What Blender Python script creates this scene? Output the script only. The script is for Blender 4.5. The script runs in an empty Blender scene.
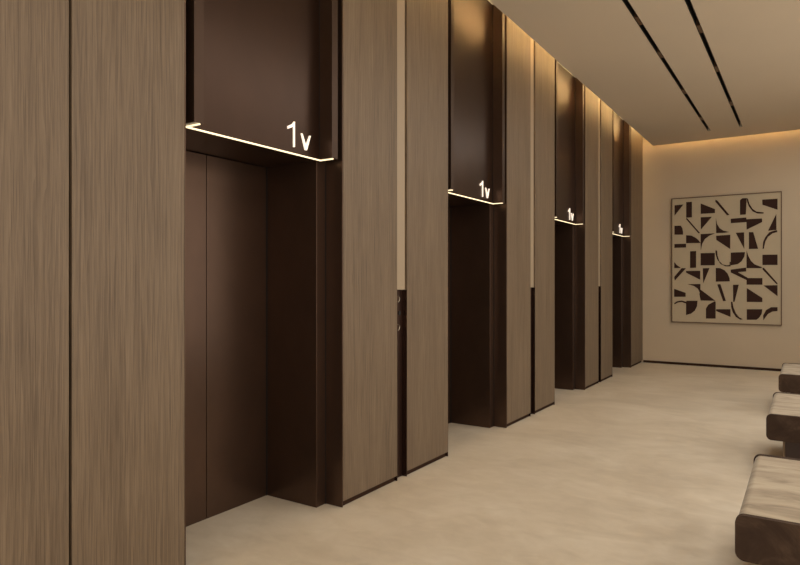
import bpy, bmesh, math, random
from mathutils import Vector
from mathutils.geometry import tessellate_polygon
scene = bpy.context.scene
col = scene.collection
random.seed(4)

# ------------------------------------------------------------ geometry helpers
def link(name, bm, mat, parent=None, bevel=0, smooth=False, seg=2):
    me = bpy.data.meshes.new(name)
    bmesh.ops.recalc_face_normals(bm, faces=bm.faces)
    bm.to_mesh(me); bm.free()
    me.materials.append(mat)
    o = bpy.data.objects.new(name, me)
    col.objects.link(o)
    if parent: o.parent = parent
    if bevel:
        m = o.modifiers.new('bevel', 'BEVEL'); m.width = bevel; m.segments = seg; m.limit_method = 'ANGLE'
    if smooth:
        for p in me.polygons: p.use_smooth = True
    return o

def box(bm, x0, x1, y0, y1, z0, z1):
    v = [bm.verts.new((x, y, z)) for z in (z0, z1) for x, y in ((x0, y0), (x1, y0), (x1, y1), (x0, y1))]
    for f in ((3, 2, 1, 0), (4, 5, 6, 7), (0, 1, 5, 4), (1, 2, 6, 5), (2, 3, 7, 6), (3, 0, 4, 7)):
        bm.faces.new([v[i] for i in f])

def prism(bm, pts, axis, a, b):
    """polygon pts in the two other axes, extruded along axis from a to b"""
    def P(p, q):
        return {'x': (q, p[0], p[1]), 'y': (p[0], q, p[1]), 'z': (p[0], p[1], q)}[axis]
    A = [bm.verts.new(P(p, a)) for p in pts]
    B = [bm.verts.new(P(p, b)) for p in pts]
    n = len(pts)
    if n > 4:
        for t in tessellate_polygon([[Vector((p[0], p[1], 0)) for p in pts]]):
            bm.faces.new([A[i] for i in t]); bm.faces.new([B[i] for i in reversed(t)])
    else: bm.faces.new(A); bm.faces.new(list(reversed(B)))
    for i in range(n):
        bm.faces.new((A[i], B[i], B[(i + 1) % n], A[(i + 1) % n]))

def B(*a):
    bm = bmesh.new(); box(bm, *a); return bm

def rrect(x0, x1, z0, z1, r, n=6):
    out = []
    for cx, cz, a in ((x1 - r, z1 - r, 0), (x0 + r, z1 - r, 90), (x0 + r, z0 + r, 180), (x1 - r, z0 + r, 270)):
        for i in range(n + 1):
            t = math.radians(a + 90 * i / n)
            out.append((cx + r * math.cos(t), cz + r * math.sin(t)))
    return out

def ring(bm, x, y, z, R, r, n=24, m=8):
    vs = []
    for i in range(n):
        a = 2 * math.pi * i / n
        vs.append([bm.verts.new((x + r * math.sin(2 * math.pi * j / m),
                                 y + (R + r * math.cos(2 * math.pi * j / m)) * math.cos(a),
                                 z + (R + r * math.cos(2 * math.pi * j / m)) * math.sin(a))) for j in range(m)])
    for i in range(n):
        for j in range(m):
            bm.faces.new((vs[i][j], vs[(i + 1) % n][j], vs[(i + 1) % n][(j + 1) % m], vs[i][(j + 1) % m]))

def disc(bm, x0, x1, y, z, R, n=24):
    prism(bm, [(y + R * math.cos(2 * math.pi * i / n), z + R * math.sin(2 * math.pi * i / n)) for i in range(n)], 'x', x0, x1)

def tag(o, label, cat, group=None):
    o['label'] = label; o['category'] = cat
    if group: o['group'] = group
    return o

def empty(name, loc):
    o = bpy.data.objects.new(name, None); o.empty_display_size = .1
    col.objects.link(o); o.location = loc
    return o

def struct(name, bm, mat, parent=None, **k):
    o = link(name, bm, mat, parent, **k)
    if not parent: o['kind'] = 'structure'
    return o

def copy_tree(o, parent=None):
    c = o.copy(); col.objects.link(c); c.parent = parent
    for ch in list(o.children): copy_tree(ch, c)
    return c

# ------------------------------------------------------------ materials
def srgb(r, g, b):
    f = lambda c: (c / 255 / 12.92) if c / 255 <= .04045 else ((c / 255 + .055) / 1.055) ** 2.4
    return (f(r), f(g), f(b), 1)

def newmat(name):
    m = bpy.data.materials.new(name); m.use_nodes = True
    nt = m.node_tree
    return m, nt, nt.nodes, nt.links, nt.nodes['Principled BSDF']

def noise(n, l, scale, detail=4, rough=.55, vec=None, dist=0):
    t = n.new('ShaderNodeTexNoise'); t.inputs['Scale'].default_value = scale
    t.inputs['Detail'].default_value = detail; t.inputs['Roughness'].default_value = rough
    t.inputs['Distortion'].default_value = dist
    if vec: l.new(vec, t.inputs['Vector'])
    return t

def ramp(n, l, fac, stops):
    r = n.new('ShaderNodeValToRGB')
    while len(r.color_ramp.elements) < len(stops): r.color_ramp.elements.new(.5)
    for e, (p, c) in zip(r.color_ramp.elements, stops): e.position = p; e.color = c
    l.new(fac, r.inputs['Fac'])
    return r

def mapping(n, l, scale, rnd=0):
    tc = n.new('ShaderNodeTexCoord'); mp = n.new('ShaderNodeMapping'); mp.inputs['Scale'].default_value = scale
    src = tc.outputs['Object']
    if rnd:
        oi = n.new('ShaderNodeObjectInfo'); mu = n.new('ShaderNodeMath'); mu.operation = 'MULTIPLY'; mu.inputs[1].default_value = rnd
        l.new(oi.outputs['Random'], mu.inputs[0])
        ad = n.new('ShaderNodeVectorMath'); ad.operation = 'ADD'
        l.new(src, ad.inputs[0]); l.new(mu.outputs[0], ad.inputs[1]); src = ad.outputs[0]
    l.new(src, mp.inputs['Vector'])
    return mp.outputs['Vector']

def bump(n, l, b, h, strength, dist=.01):
    bp = n.new('ShaderNodeBump'); bp.inputs['Strength'].default_value = strength; bp.inputs['Distance'].default_value = dist
    l.new(h, bp.inputs['Height']); l.new(bp.outputs['Normal'], b.inputs['Normal'])

def plain(name, c, rough=.5, metal=0, ns=0, amt=.06):
    m, nt, n, l, b = newmat(name)
    b.inputs['Roughness'].default_value = rough; b.inputs['Metallic'].default_value = metal
    t = noise(n, l, ns or 3, 3, vec=mapping(n, l, (1, 1, 1)))
    lo = tuple(x * (1 - amt) for x in c[:3]) + (1,); hi = tuple(min(1, x * (1 + amt)) for x in c[:3]) + (1,)
    r = ramp(n, l, t.outputs['Fac'], [(.3, lo), (.7, hi)])
    l.new(r.outputs['Color'], b.inputs['Base Color'])
    return m

def emit(name, c, s):
    m, nt, n, l, b = newmat(name)
    b.inputs['Base Color'].default_value = c
    b.inputs['Emission Color'].default_value = c; b.inputs['Emission Strength'].default_value = s
    return m

def wood_mat():
    m, nt, n, l, b = newmat('oak_veneer')
    v1 = mapping(n, l, (1, 7, .5), 37)
    big = noise(n, l, 1.6, 4, .6, v1, .6)
    # cathedral figure: bands across the width, bent slowly along the height
    v2 = mapping(n, l, (1, 1, .12), 37)
    w = n.new('ShaderNodeTexWave'); w.wave_type = 'BANDS'; w.bands_direction = 'Y'; w.wave_profile = 'SAW'
    w.inputs['Scale'].default_value = 14; w.inputs['Distortion'].default_value = 16
    w.inputs['Detail'].default_value = 3; w.inputs['Detail Scale'].default_value = .5; w.inputs['Detail Roughness'].default_value = .55
    l.new(v2, w.inputs['Vector'])
    fine = noise(n, l, 1, 5, .7, mapping(n, l, (80, 300, 3.5), 37))
    mid = noise(n, l, 1, 4, .7, mapping(n, l, (10, 60, 1.6), 37))
    def mixf(f, a, c):
        mx = n.new('ShaderNodeMix'); mx.data_type = 'FLOAT'; mx.inputs[0].default_value = f
        l.new(a, mx.inputs[2]); l.new(c, mx.inputs[3]); return mx.outputs[0]
    k = mixf(.75, w.outputs['Fac'], big.outputs['Fac'])
    k = mixf(.45, k, mid.outputs['Fac'])
    k = mixf(.55, k, fine.outputs['Fac'])
    r = ramp(n, l, k, [(.36, WOOD[0]), (.5, WOOD[1]), (.62, WOOD[2])])
    l.new(r.outputs['Color'], b.inputs['Base Color'])
    b.inputs['Roughness'].default_value = .48
    b.inputs['Specular IOR Level'].default_value = .35
    bump(n, l, b, fine.outputs['Fac'], .25, .002)
    return m

def floor_mat():
    m, nt, n, l, b = newmat('microcement_floor')
    v = mapping(n, l, (.75, 1.15, 1))
    a = noise(n, l, 1.4, 6, .6, v, .7)
    c = noise(n, l, 7, 5, .6, v, .8)
    mx = n.new('ShaderNodeMix'); mx.data_type = 'FLOAT'; mx.inputs[0].default_value = .4
    l.new(a.outputs['Fac'], mx.inputs[2]); l.new(c.outputs['Fac'], mx.inputs[3])
    r = ramp(n, l, mx.outputs[0], [(.34, FLOOR[0]), (.5, FLOOR[1]), (.66, FLOOR[2])])
    l.new(r.outputs['Color'], b.inputs['Base Color'])
    rr = n.new('ShaderNodeMapRange'); rr.inputs[1].default_value = .3; rr.inputs[2].default_value = .7
    rr.inputs[3].default_value = .42; rr.inputs[4].default_value = .6
    l.new(c.outputs['Fac'], rr.inputs[0]); l.new(rr.outputs[0], b.inputs['Roughness'])
    return m

def bronze_mat(name, c, rough=.3, var=.05):
    m, nt, n, l, b = newmat(name)
    b.inputs['Metallic'].default_value = .75
    v = mapping(n, l, (1, 1, .6))
    t = noise(n, l, 5, 3, .6, v)
    lo = tuple(x * (1 - var) for x in c[:3]) + (1,); hi = tuple(x * (1 + var) for x in c[:3]) + (1,)
    r = ramp(n, l, t.outputs['Fac'], [(.35, lo), (.65, hi)]); l.new(r.outputs['Color'], b.inputs['Base Color'])
    b.inputs['Roughness'].default_value = rough
    return m

def velvet_mat(name, lo, mid, hi, sc):
    m, nt, n, l, b = newmat(name)
    v = mapping(n, l, (.9, 2.6, 1), 11)
    t = noise(n, l, sc, 5, .62, v, 1.1)
    r = ramp(n, l, t.outputs['Fac'], [(.34, lo), (.5, mid), (.66, hi)])
    l.new(r.outputs['Color'], b.inputs['Base Color'])
    b.inputs['Roughness'].default_value = .85
    b.inputs['Sheen Weight'].default_value = .2 if 'light' in name else 0; b.inputs['Specular IOR Level'].default_value = .2
    f = noise(n, l, 260, 2, .5, mapping(n, l, (1, 1, 1)))
    bump(n, l, b, f.outputs['Fac'], .15, .002)
    return m

WOOD = (srgb(82, 67, 53), srgb(109, 92, 74), srgb(127, 109, 89))
FLOOR = (srgb(191, 177, 157), srgb(205, 192, 172), srgb(216, 205, 187))
M_wood = wood_mat()
M_floor = floor_mat()
M_wall = plain('cream_plaster', srgb(188, 171, 148), .85, ns=1.2, amt=.03)
M_ceil = plain('ceiling_paint', srgb(206, 190, 168), .8, ns=.8, amt=.02)
M_bronze = bronze_mat('dark_bronze', srgb(86, 66, 54), .3)
M_fascia = bronze_mat('bronze_fascia', srgb(64, 46, 36), .3, .05)
M_edge = bronze_mat('bronze_edge', srgb(70, 53, 43), .4, .06)
M_black = plain('black_groove', srgb(24, 16, 12), .6)
M_plinth = plain('plinth_brown', srgb(56, 38, 28), .8)
M_plinth.node_tree.nodes['Principled BSDF'].inputs['Specular IOR Level'].default_value = .1
M_plate = bronze_mat('call_plate_bronze', srgb(70, 50, 42), .35)
M_strip = emit('warm_diffuser', srgb(156, 138, 115), .04)
M_trim = bronze_mat('polished_dark_trim', srgb(70, 50, 42), .12)
M_chrome = plain('satin_ring', srgb(210, 200, 180), .25, 1)
M_led = emit('led_line', srgb(255, 232, 188), 1.5)
M_digit = emit('lit_numeral', srgb(255, 240, 222), .8)
M_cove = emit('cove_led', srgb(255, 234, 182), 42)
M_canvas = plain('canvas_linen', srgb(182, 166, 140), .8, ns=5, amt=.03)
M_ink = plain('painted_dark_brown', srgb(58, 40, 34), .9)
M_ink.node_tree.nodes['Principled BSDF'].inputs['Specular IOR Level'].default_value = .1
M_frame = plain('thin_brown_frame', srgb(96, 72, 52), .4, .4)
M_light_velvet = velvet_mat('light_velvet', srgb(128, 112, 91), srgb(160, 144, 121), srgb(176, 161, 138), 3)
M_dark_velvet = velvet_mat('dark_velvet', srgb(52, 38, 29), srgb(60, 45, 35), srgb(78, 61, 48), 6)
M_base = plain('bench_base_brown', srgb(60, 42, 34), .5)
M_basee = plain('bench_base_edge', srgb(120, 98, 74), .5)
M_glass = emit('frosted_pane', srgb(255, 232, 200), .0)

# ------------------------------------------------------------ dimensions
X1 = 4.3; YB = 11.55; YF = -3.2; HC = 3.748; HU = 4.06
PER = 2.54; Y00 = 1.895; OW = 1.183; SOF = 2.158
ZP = HU - .006                                   # top of the panels, above the cove
doors_ = [(Y00 + PER * k, Y00 + PER * k + OW) for k in range(4)]

# ------------------------------------------------------------ setting
struct('floor', B(-.75, X1 + .1, YF - .1, YB + .1, -.1, 0), M_floor)
struct('wall_back', B(-.75, X1 + .1, YB, YB + .1, 0, HU), M_wall)
bmw = B(X1, X1 + .1, YF - .1, YB, 0, HU)
struct('wall_right', bmw, M_wall)
struct('wall_front', B(-.75, X1, YF - .1, YF, 0, HU), M_wall)
bm = bmesh.new()
y = YF
for a, b_ in doors_:
    box(bm, -.70, -.055, y, a - .003, 0, HU); y = b_ + .003
box(bm, -.70, -.055, y, YB, 0, HU)
for a, b_ in doors_: box(bm, -.75, -.705, a - .003, b_ + .003, 0, HU)
struct('wall_left', bm, M_black)
bm = B(.20, X1, YF, YB - .14, HC, HC + .08)
# two long slots are cut through the dropped ceiling
bm.free(); bm = bmesh.new()
SL = [(1.15, 10.74), (1.586, 10.73)]; SW = .021; SY0 = .4
xs = [.20]
for x, _ in SL: xs += [x - SW, x + SW]
xs.append(X1)
for i in range(0, len(xs), 2): box(bm, xs[i], xs[i + 1], YF, YB - .14, HC, HC + .08)
for x, ye in SL:
    box(bm, x - SW, x + SW, YF, SY0, HC, HC + .08); box(bm, x - SW, x + SW, ye, YB - .14, HC, HC + .08)
# upstand of the light cove along the lifts and the back wall
box(bm, .20, .212, YF, YB - .14, HC + .08, HC + .125); box(bm, .212, X1, YB - .152, YB - .14, HC + .08, HC + .125)
struct('ceiling', bm, M_ceil)
struct('ceiling_upper', B(-.75, X1 + .1, YF - .1, YB + .1, HU, HU + .1), M_ceil)
struct('baseboard_back', B(.012, X1 - .002, YB - .012, YB, 0, .04), M_plinth)

# ------------------------------------------------------------ oak panels
def panel(y0, y1, label):
    t = empty('wood_wall_panel', (0, (y0 + y1) / 2, 0)); w = (y1 - y0) / 2
    link('veneer_board', B(-.05, 0, -w, w, .038, ZP), M_wood, t, bevel=.0015)
    link('plinth', B(-.05, -.02, -w + .004, w - .004, 0, .038), M_plinth, t)
    tag(t, label, 'wall panel', 'oak panels of the left wall')
LY = [(1.362, 1.893), (.80, 1.350), (.24, .788)]
panel(1.362, 1.893, 'tall oak veneer panel left of the nearest lift, touching its opening')
panel(.80, 1.350, 'tall oak veneer panel at the left border of the photo, beyond a thin dark seam')
names = ['nearest', 'second', 'third', 'farthest']
bays = []
for k, (a, b_) in enumerate(doors_):
    if k < 3:
        c = (b_ + doors_[k + 1][0]) / 2
        panel(b_ + .002, c - .066, 'tall oak panel just right of the %s lift, left of its call button groove' % names[k])
        panel(c + .066, doors_[k + 1][0] - .002, 'tall oak panel right of the groove that follows the %s lift' % names[k])
        bays.append(c)
panel(doors_[3][1] + .002, YB - .004, 'last oak panel between the farthest lift and the back wall with the artwork')

# ------------------------------------------------------------ lift entrances
def build_lift():
    t = empty('elevator_entrance', (0, 0, 0))
    # stepped side jambs: deep block by the doors and a thin plate out to the oak
    for s in (0, 1):
        f = (lambda v: v) if s == 0 else (lambda v: OW - v)
        pts = [(-.60, f(0)), (-.002, f(0)), (-.002, f(.007)), (-.135, f(.007)), (-.135, f(.096)), (-.60, f(.096))]
        bm = bmesh.new(); prism(bm, pts, 'z', .001, ZP)
        link('jamb', bm, M_bronze, t, bevel=.0015)
    link('soffit', B(-.60, -.138, .098, OW - .098, SOF, SOF + .25), M_bronze, t)
    a, b_ = .053, OW - .053
    bm = bmesh.new()
    prism(bm, [(-.131, a), (-.001, a), (-.001, a + .056), (-.100, a + .056), (-.100, b_ - .056), (-.001, b_ - .056), (-.001, b_), (-.131, b_)], 'z', SOF, ZP)
    o = link('fascia', bm, M_fascia, t)
    o.data.materials.append(M_edge); o.data.materials.append(M_bronze)
    for p in o.data.polygons:
        c = p.center
        if p.normal.x > .9 and c.x > -.01: p.material_index = 1
        elif abs(p.normal.y) > .9: p.material_index = 2
    mid = OW / 2
    for i, (y0, y1) in enumerate(((.098, mid - .002), (mid + .002, OW - .098))):
        d = link('door_leaf', B(-.60, -.56, y0, y1, .001, SOF - .004), M_bronze, t, bevel=.0015)
    bm = bmesh.new(); box(bm, -.0995, -.0965, b_ - .0598, b_ - .0562, SOF, ZP); link('seam', bm, M_black, t)
    link('seam', B(-.5595, -.556, OW - .106, OW - .0965, .001, SOF - .002), M_black, t)
    link('seam', B(-.1345, -.132, OW - .014, OW - .0075, .001, SOF - .002), M_black, t)
    # luminous line: long run under the fascia with short returns out to the oak
    bm = bmesh.new(); h = .006
    ya, yb = a + .030, b_ - .038
    zt = SOF - .001
    box(bm, -.109, -.0985, ya, yb, zt - h, zt)
    box(bm, -.0985, -.004, ya, ya + .008, zt - h, zt); box(bm, -.0985, -.004, yb - .008, yb, zt - h, zt)
    link('light_line', bm, M_led, t)
    # lit floor number and down mark, on the fascia
    x0, x1 = -.0995, -.090; zb = 2.192
    y = .787 ; w = .0085
    one = [(y + .048, zb), (y + .048 + w, zb), (y + .048 + w, zb + .148), (y + .052, zb + .148), (y + .036, zb + .130), (y, zb + .112), (y, zb + .096), (y + .030, zb + .110), (y + .048, zb + .122)]
    bm = bmesh.new(); prism(bm, one, 'x', x0, x1); link('lit_numeral', bm, M_digit, t)
    y = .901; w = .0085; W = .082; H = .092
    v = [(y, zb + H), (y + w, zb + H), (y + W / 2, zb + .026), (y + W - w, zb + H), (y + W, zb + H), (y + W / 2 + .007, zb), (y + W / 2 - .007, zb)]
    bm = bmesh.new(); prism(bm, v, 'x', x0, x1); link('lit_down_mark', bm, M_digit, t)
    return t
lift = build_lift()
LL = ['nearest lift entrance with dark bronze double doors fully in view under a lit 1v line',
      'second lift entrance from the camera, between the first grooved oak pair and the next',
      'third lift entrance from the camera, narrow dark opening under a small lit line',
      'farthest lift entrance, thinnest dark opening beside the last oak panel']
for k in range(4):
    t = lift if k == 0 else copy_tree(lift)
    t.location = (0, doors_[k][0], 0)
    tag(t, LL[k], 'elevator', 'lift entrances along the left wall')

# ------------------------------------------------------------ call stations in the grooves
def build_call():
    t = empty('call_station', (-.05, 0, 0)); g = .0645
    link('button_plate', B(-.004, .010, -g, g, .001, 1.345), M_plate, t)
    link('light_strip', B(-.004, .036, -g, g - .008, 1.349, ZP), M_strip, t)
    for s_ in (-1, 1): link('side_trim', B(.0105, .048, min(s_ * g, s_ * (g - .004)), max(s_ * g, s_ * (g - .004)), .001, 1.345), M_trim, t)
    for z in (1.283, 1.08):
        bm = bmesh.new(); disc(bm, .010, .014, 0, z, .019); bt = link('call_button', bm, M_bronze, t)
        bm = bmesh.new(); ring(bm, .0125, 0, z, .0225, .0018); link('button_ring', bm, M_chrome, bt, smooth=True)
    bm = bmesh.new(); disc(bm, .010, .015, .022, 1.18, .016); ks = link('key_switch', bm, M_black, t)
    return t
call = build_call()
CL = ['call station groove between the nearest and second lifts, two ringed buttons under a pale strip',
      'call station groove between the second and third lifts, pale strip over dark plate',
      'call station groove between the third and farthest lifts, thin dark slit in the oak']
for k in range(3):
    t = call if k == 0 else copy_tree(call)
    t.location = (-.05, bays[k], 0)
    tag(t, CL[k], 'call panel', 'call stations in the oak grooves')

# ------------------------------------------------------------ slot lights
for i, (x, ye) in enumerate(SL):
    t = empty('slot_light', (x, 0, HC))
    bm = bmesh.new()
    q = SW - .001
    box(bm, -q, -q + .002, SY0 + .001, ye - .001, -.0005, .078); box(bm, q - .002, q, SY0 + .001, ye - .001, -.0005, .078)
    box(bm, -q, q, SY0 + .001, ye - .001, .074, .078)
    link('housing', bm, M_black, t)
    for yy in ((3.2, 4.6, 6.4, 7.7, 9.3) if i else (3.7, 5.9, 6.9, 8.4, 9.9)):
        link('spotlight', B(-q + .003, q - .003, yy - .10, yy + .10, .004, .07), M_frame, t)
    tag(t, ['long recessed black ceiling slot nearer the lifts', 'long recessed black ceiling slot farther from the lifts'][i], 'ceiling light', 'recessed slots in the ceiling')

tag(link('cove_light', B(.25, .30, YF + .1, YB - .2, HC + .081, HC + .115), M_cove), 'warm glowing cove line above the oak panels', 'cove light')
tag(link('cove_light', B(.35, X1 - .02, YB - .24, YB - .19, HC + .081, HC + .115), M_cove), 'warm glowing cove line above the back wall', 'cove light')

# ------------------------------------------------------------ artwork
# dark shapes of the picture, in metres from its lower left corner
ART=[[(0.049,1.995),(0.188,2.0),(0.048,1.818)],
[(0.232,2.037),(0.32,2.036),(0.319,1.774),(0.231,1.774)],
[(0.454,1.999),(0.668,1.891),(0.668,1.826),(0.454,1.826)],
[(0.676,2.044),(0.704,2.029),(0.881,1.781),(0.844,1.779),(0.672,2.015)],
[(0.453,1.769),(0.622,1.766),(0.457,1.563)],
[(0.231,1.77),(0.251,1.756),(0.445,1.504),(0.42,1.501),(0.231,1.748)],
[(0.047,1.645),(0.147,1.643),(0.171,1.599),(0.182,1.534),(0.182,1.489),(0.046,1.494)],
[(0.23,1.478),(0.312,1.467),(0.381,1.426),(0.425,1.381),(0.452,1.338),(0.229,1.343)],
[(0.453,1.487),(0.669,1.491),(0.583,1.454),(0.516,1.399),(0.475,1.32),(0.456,1.21),(0.452,1.321)],
[(0.682,1.744),(0.697,1.649),(0.735,1.574),(0.791,1.53),(0.876,1.503),(0.809,1.493),(0.686,1.494)],
[(0.046,1.334),(0.229,1.334),(0.229,1.27),(0.045,1.269)],
[(0.685,1.45),(0.893,1.457),(0.892,1.224),(0.689,1.381)],
[(0.292,1.204),(0.384,1.206),(0.383,0.926),(0.291,0.923)],
[(0.453,1.168),(0.666,1.167),(0.665,0.963),(0.453,0.964)],
[(0.674,1.209),(0.7,1.204),(0.705,1.124),(0.733,1.029),(0.78,0.976),(0.846,0.958),(0.883,0.966),(0.883,1.016),(0.898,1.016),(0.897,0.941),(0.827,0.942),(0.752,0.981),(0.7,1.061),(0.677,1.146)],
[(1.033,2.013),(1.068,2.042),(1.128,2.038),(1.116,1.776),(1.033,1.775)],
[(1.128,2.038),(1.146,2.028),(1.167,1.943),(1.212,1.859),(1.265,1.813),(1.366,1.795),(1.362,1.775),(1.278,1.782),(1.212,1.82),(1.158,1.903),(1.135,1.976)],
[(1.345,1.998),(1.554,1.998),(1.554,1.824),(1.348,1.917)],
[(0.901,1.718),(1.122,1.727),(1.127,1.653),(0.901,1.647)],
[(1.123,1.698),(1.341,1.699),(1.345,1.642),(1.127,1.53)],
[(1.537,1.759),(1.54,1.508),(1.425,1.499)],
[(0.972,1.487),(1.091,1.488),(1.094,1.219)],
[(1.159,1.489),(1.22,1.487),(1.288,1.217),(1.159,1.217)],
[(1.546,1.504),(1.554,1.475),(1.485,1.454),(1.424,1.402),(1.389,1.332),(1.367,1.215),(1.35,1.212),(1.357,1.323),(1.389,1.403),(1.441,1.472),(1.494,1.494)],
[(0.9,1.166),(1.105,1.169),(1.094,1.095),(1.057,1.024),(1.002,0.977),(0.899,0.958)],
[(1.126,1.197),(1.148,1.115),(1.184,1.032),(1.238,0.969),(1.344,0.923),(1.326,0.907),(1.126,0.909)],
[(1.348,1.12),(1.554,1.118),(1.554,0.955),(1.348,0.956)],
[(0.044,1.027),(0.084,0.974),(0.148,0.926),(0.044,0.923)],
[(0.043,0.773),(0.16,0.922),(0.228,0.919),(0.051,0.71)],
[(0.227,0.873),(0.447,0.874),(0.446,0.724),(0.231,0.843)],
[(0.485,0.916),(0.587,0.917),(0.492,0.663)],
[(0.68,0.918),(0.743,0.915),(0.808,0.881),(0.855,0.822),(0.882,0.749),(0.886,0.697),(0.68,0.692)],
[(0.25,0.649),(0.45,0.654),(0.45,0.565),(0.442,0.505),(0.411,0.573),(0.352,0.62)],
[(0.446,0.565),(0.675,0.376),(0.453,0.377),(0.434,0.483)],
[(0.042,0.571),(0.222,0.503),(0.222,0.436),(0.042,0.434)],
[(0.702,0.646),(0.748,0.653),(0.829,0.378),(0.788,0.371)],
[(0.041,0.327),(0.09,0.36),(0.16,0.372),(0.233,0.352),(0.233,0.369),(0.406,0.372),(0.398,0.28),(0.363,0.204),(0.308,0.155),(0.229,0.129),(0.229,0.322),(0.16,0.346),(0.1,0.337),(0.049,0.305)],
[(0.671,0.372),(0.679,0.347),(0.678,0.082),(0.533,0.078),(0.533,0.246),(0.57,0.311)],
[(0.686,0.237),(0.896,0.242),(0.896,0.116),(0.686,0.207)],
[(0.899,0.888),(1.121,0.919),(1.121,0.857),(1.002,0.846),(1.147,0.75),(1.348,0.749),(1.348,0.643),(1.126,0.643),(1.126,0.717),(0.899,0.842)],
[(1.351,0.916),(1.372,0.908),(1.554,0.668),(1.551,0.644),(1.526,0.668),(1.351,0.884)],
[(1.362,0.631),(1.554,0.636),(1.554,0.462)],
[(0.932,0.64),(1.016,0.643),(0.955,0.364),(0.935,0.363)],
[(1.129,0.589),(1.347,0.431),(1.347,0.368),(1.129,0.365)],
[(0.902,0.363),(0.924,0.363),(0.939,0.27),(0.975,0.177),(1.019,0.116),(1.074,0.084),(1.037,0.075),(0.973,0.118),(0.927,0.196),(0.905,0.279)],
[(1.129,0.247),(1.347,0.252),(1.337,0.176),(1.301,0.114),(1.265,0.082),(1.129,0.077)],
[(1.554,0.289),(1.554,0.228),(1.484,0.218),(1.423,0.178),(1.361,0.077),(1.358,0.156),(1.397,0.239),(1.467,0.287)]]
art = empty('framed_artwork', (.477, YB, .722)); AW, AH = 1.613, 2.112
link('canvas', B(.012, AW - .012, -.030, -.002, .012, AH - .012), M_canvas, art)
bm = bmesh.new(); f = .013
box(bm, 0, AW, -.042, -.002, 0, f); box(bm, 0, AW, -.042, -.002, AH - f, AH)
box(bm, 0, f, -.042, -.002, f, AH - f); box(bm, AW - f, AW, -.042, -.002, f, AH - f)
link('picture_frame', bm, M_frame, art)
bm = bmesh.new()
for pl in ART: prism(bm, pl, 'y', -.033, -.029)
link('painted_shapes', bm, M_ink, art)
tag(art, 'large framed abstract picture of dark cut shapes on beige, on the back wall', 'artwork')

# ------------------------------------------------------------ benches
def build_bench():
    t = empty('upholstered_bench', (0, 0, 0)); W = 1.45; D = 1.10; z0, z1 = .263, .45
    bm = bmesh.new(); prism(bm, rrect(.006, W - .006, z0 + .003, z1 - .003, .034, 8), 'y', .03, D - .03)
    o = link('cushion', bm, M_light_velvet, t, bevel=.006)
    for yy in ((0, .03), (D - .03, D)):
        bm = bmesh.new(); prism(bm, rrect(0, W, z0, z1, .036, 8), 'y', *yy)
        link('end_panel', bm, M_dark_velvet, t, bevel=.005)
    link('base', B(.115, W - .11, .13, D - .13, .0, z0 + .003), M_base, t)
    for bx in (.10, W - .109): link('base_side', B(bx, bx + .014, .11, D - .11, 0, z0 + .003), M_basee, t)
    return t
bench = build_bench()
for k, (yy, lb) in enumerate(((2.904, 'low velvet bench nearest the camera, in the lower right corner'), (5.245, 'middle low velvet bench of the row at the right edge'), (7.60, 'farthest low velvet bench, nearest the back wall'))):
    t = bench if k == 0 else copy_tree(bench)
    t.location = (2.172, yy, 0)
    tag(t, lb, 'bench', 'low benches along the right side')

# ------------------------------------------------------------ light
def area(name, loc, rot, sx, sy, power, c):
    d = bpy.data.lights.new(name, 'AREA'); d.shape = 'RECTANGLE'; d.size = sx; d.size_y = sy; d.energy = power; d.color = c[:3]
    o = bpy.data.objects.new(name, d); o.location = loc; o.rotation_euler = rot; col.objects.link(o); return o
warm = (1, .95, .86)
area('window_daylight', (X1 - .03, 3.2, 1.75), (0, math.pi / 2, 0), 2.9, 11.5, 135, warm)  # added soft fill along the right wall, an invented source out of view
area('window_daylight', (1.9, YF + .03, 1.75), (math.pi / 2, 0, 0), 4.2, 2.9, 70, warm)  # second added fill, behind the camera, with no known window there
area('ceiling_panel_light', (2.9, 5.0, HC - .02), (0, 0, 0), 1.6, 11.0, 135, warm)  # added overhead fill outside the view, brightens the floor
for i, (a_, b_, c_, d_) in enumerate(((X1 - .02, X1, -2.6, 9.0), (-.25, 4.05, YF, YF + .02))):
    bm = bmesh.new()
    if i == 0:
        for z in (.26, 3.20): box(bm, a_, b_, c_ - .05, d_ + .05, z, z + .04)
        for yy in [c_ - .05 + 2.33 * j for j in range(6)]: box(bm, a_, b_, yy, yy + .04, .30, 3.20)
    else:
        for z in (.26, 3.20): box(bm, a_, b_, c_, d_, z, z + .04)
        for xx in (a_, (a_ + b_) / 2, b_ - .04): box(bm, xx, xx + .04, c_, d_, .30, 3.20)
    struct('window_%d' % (i + 1), bm, M_frame)  # unseen frames made up to surround the two added wall fills
w = bpy.data.worlds.new('world'); w.use_nodes = True; scene.world = w
w.node_tree.nodes['Background'].inputs[0].default_value = (1, .9, .78, 1); w.node_tree.nodes['Background'].inputs[1].default_value = .3

# ------------------------------------------------------------ camera
cd = bpy.data.cameras.new('camera'); cd.sensor_width = 36; cd.lens = 36 * 626.7 / 800; cd.clip_start = .02
cam = bpy.data.objects.new('camera', cd); col.objects.link(cam)
cam.location = (2.42, 0, 1.4)
cam.rotation_euler = (math.pi / 2, 0, math.radians(33.0))
scene.camera = cam
vs = scene.view_settings; vs.view_transform = 'Standard'; vs.look = 'None'; vs.gamma = 1; vs.exposure = 0; vs.use_curve_mapping = False
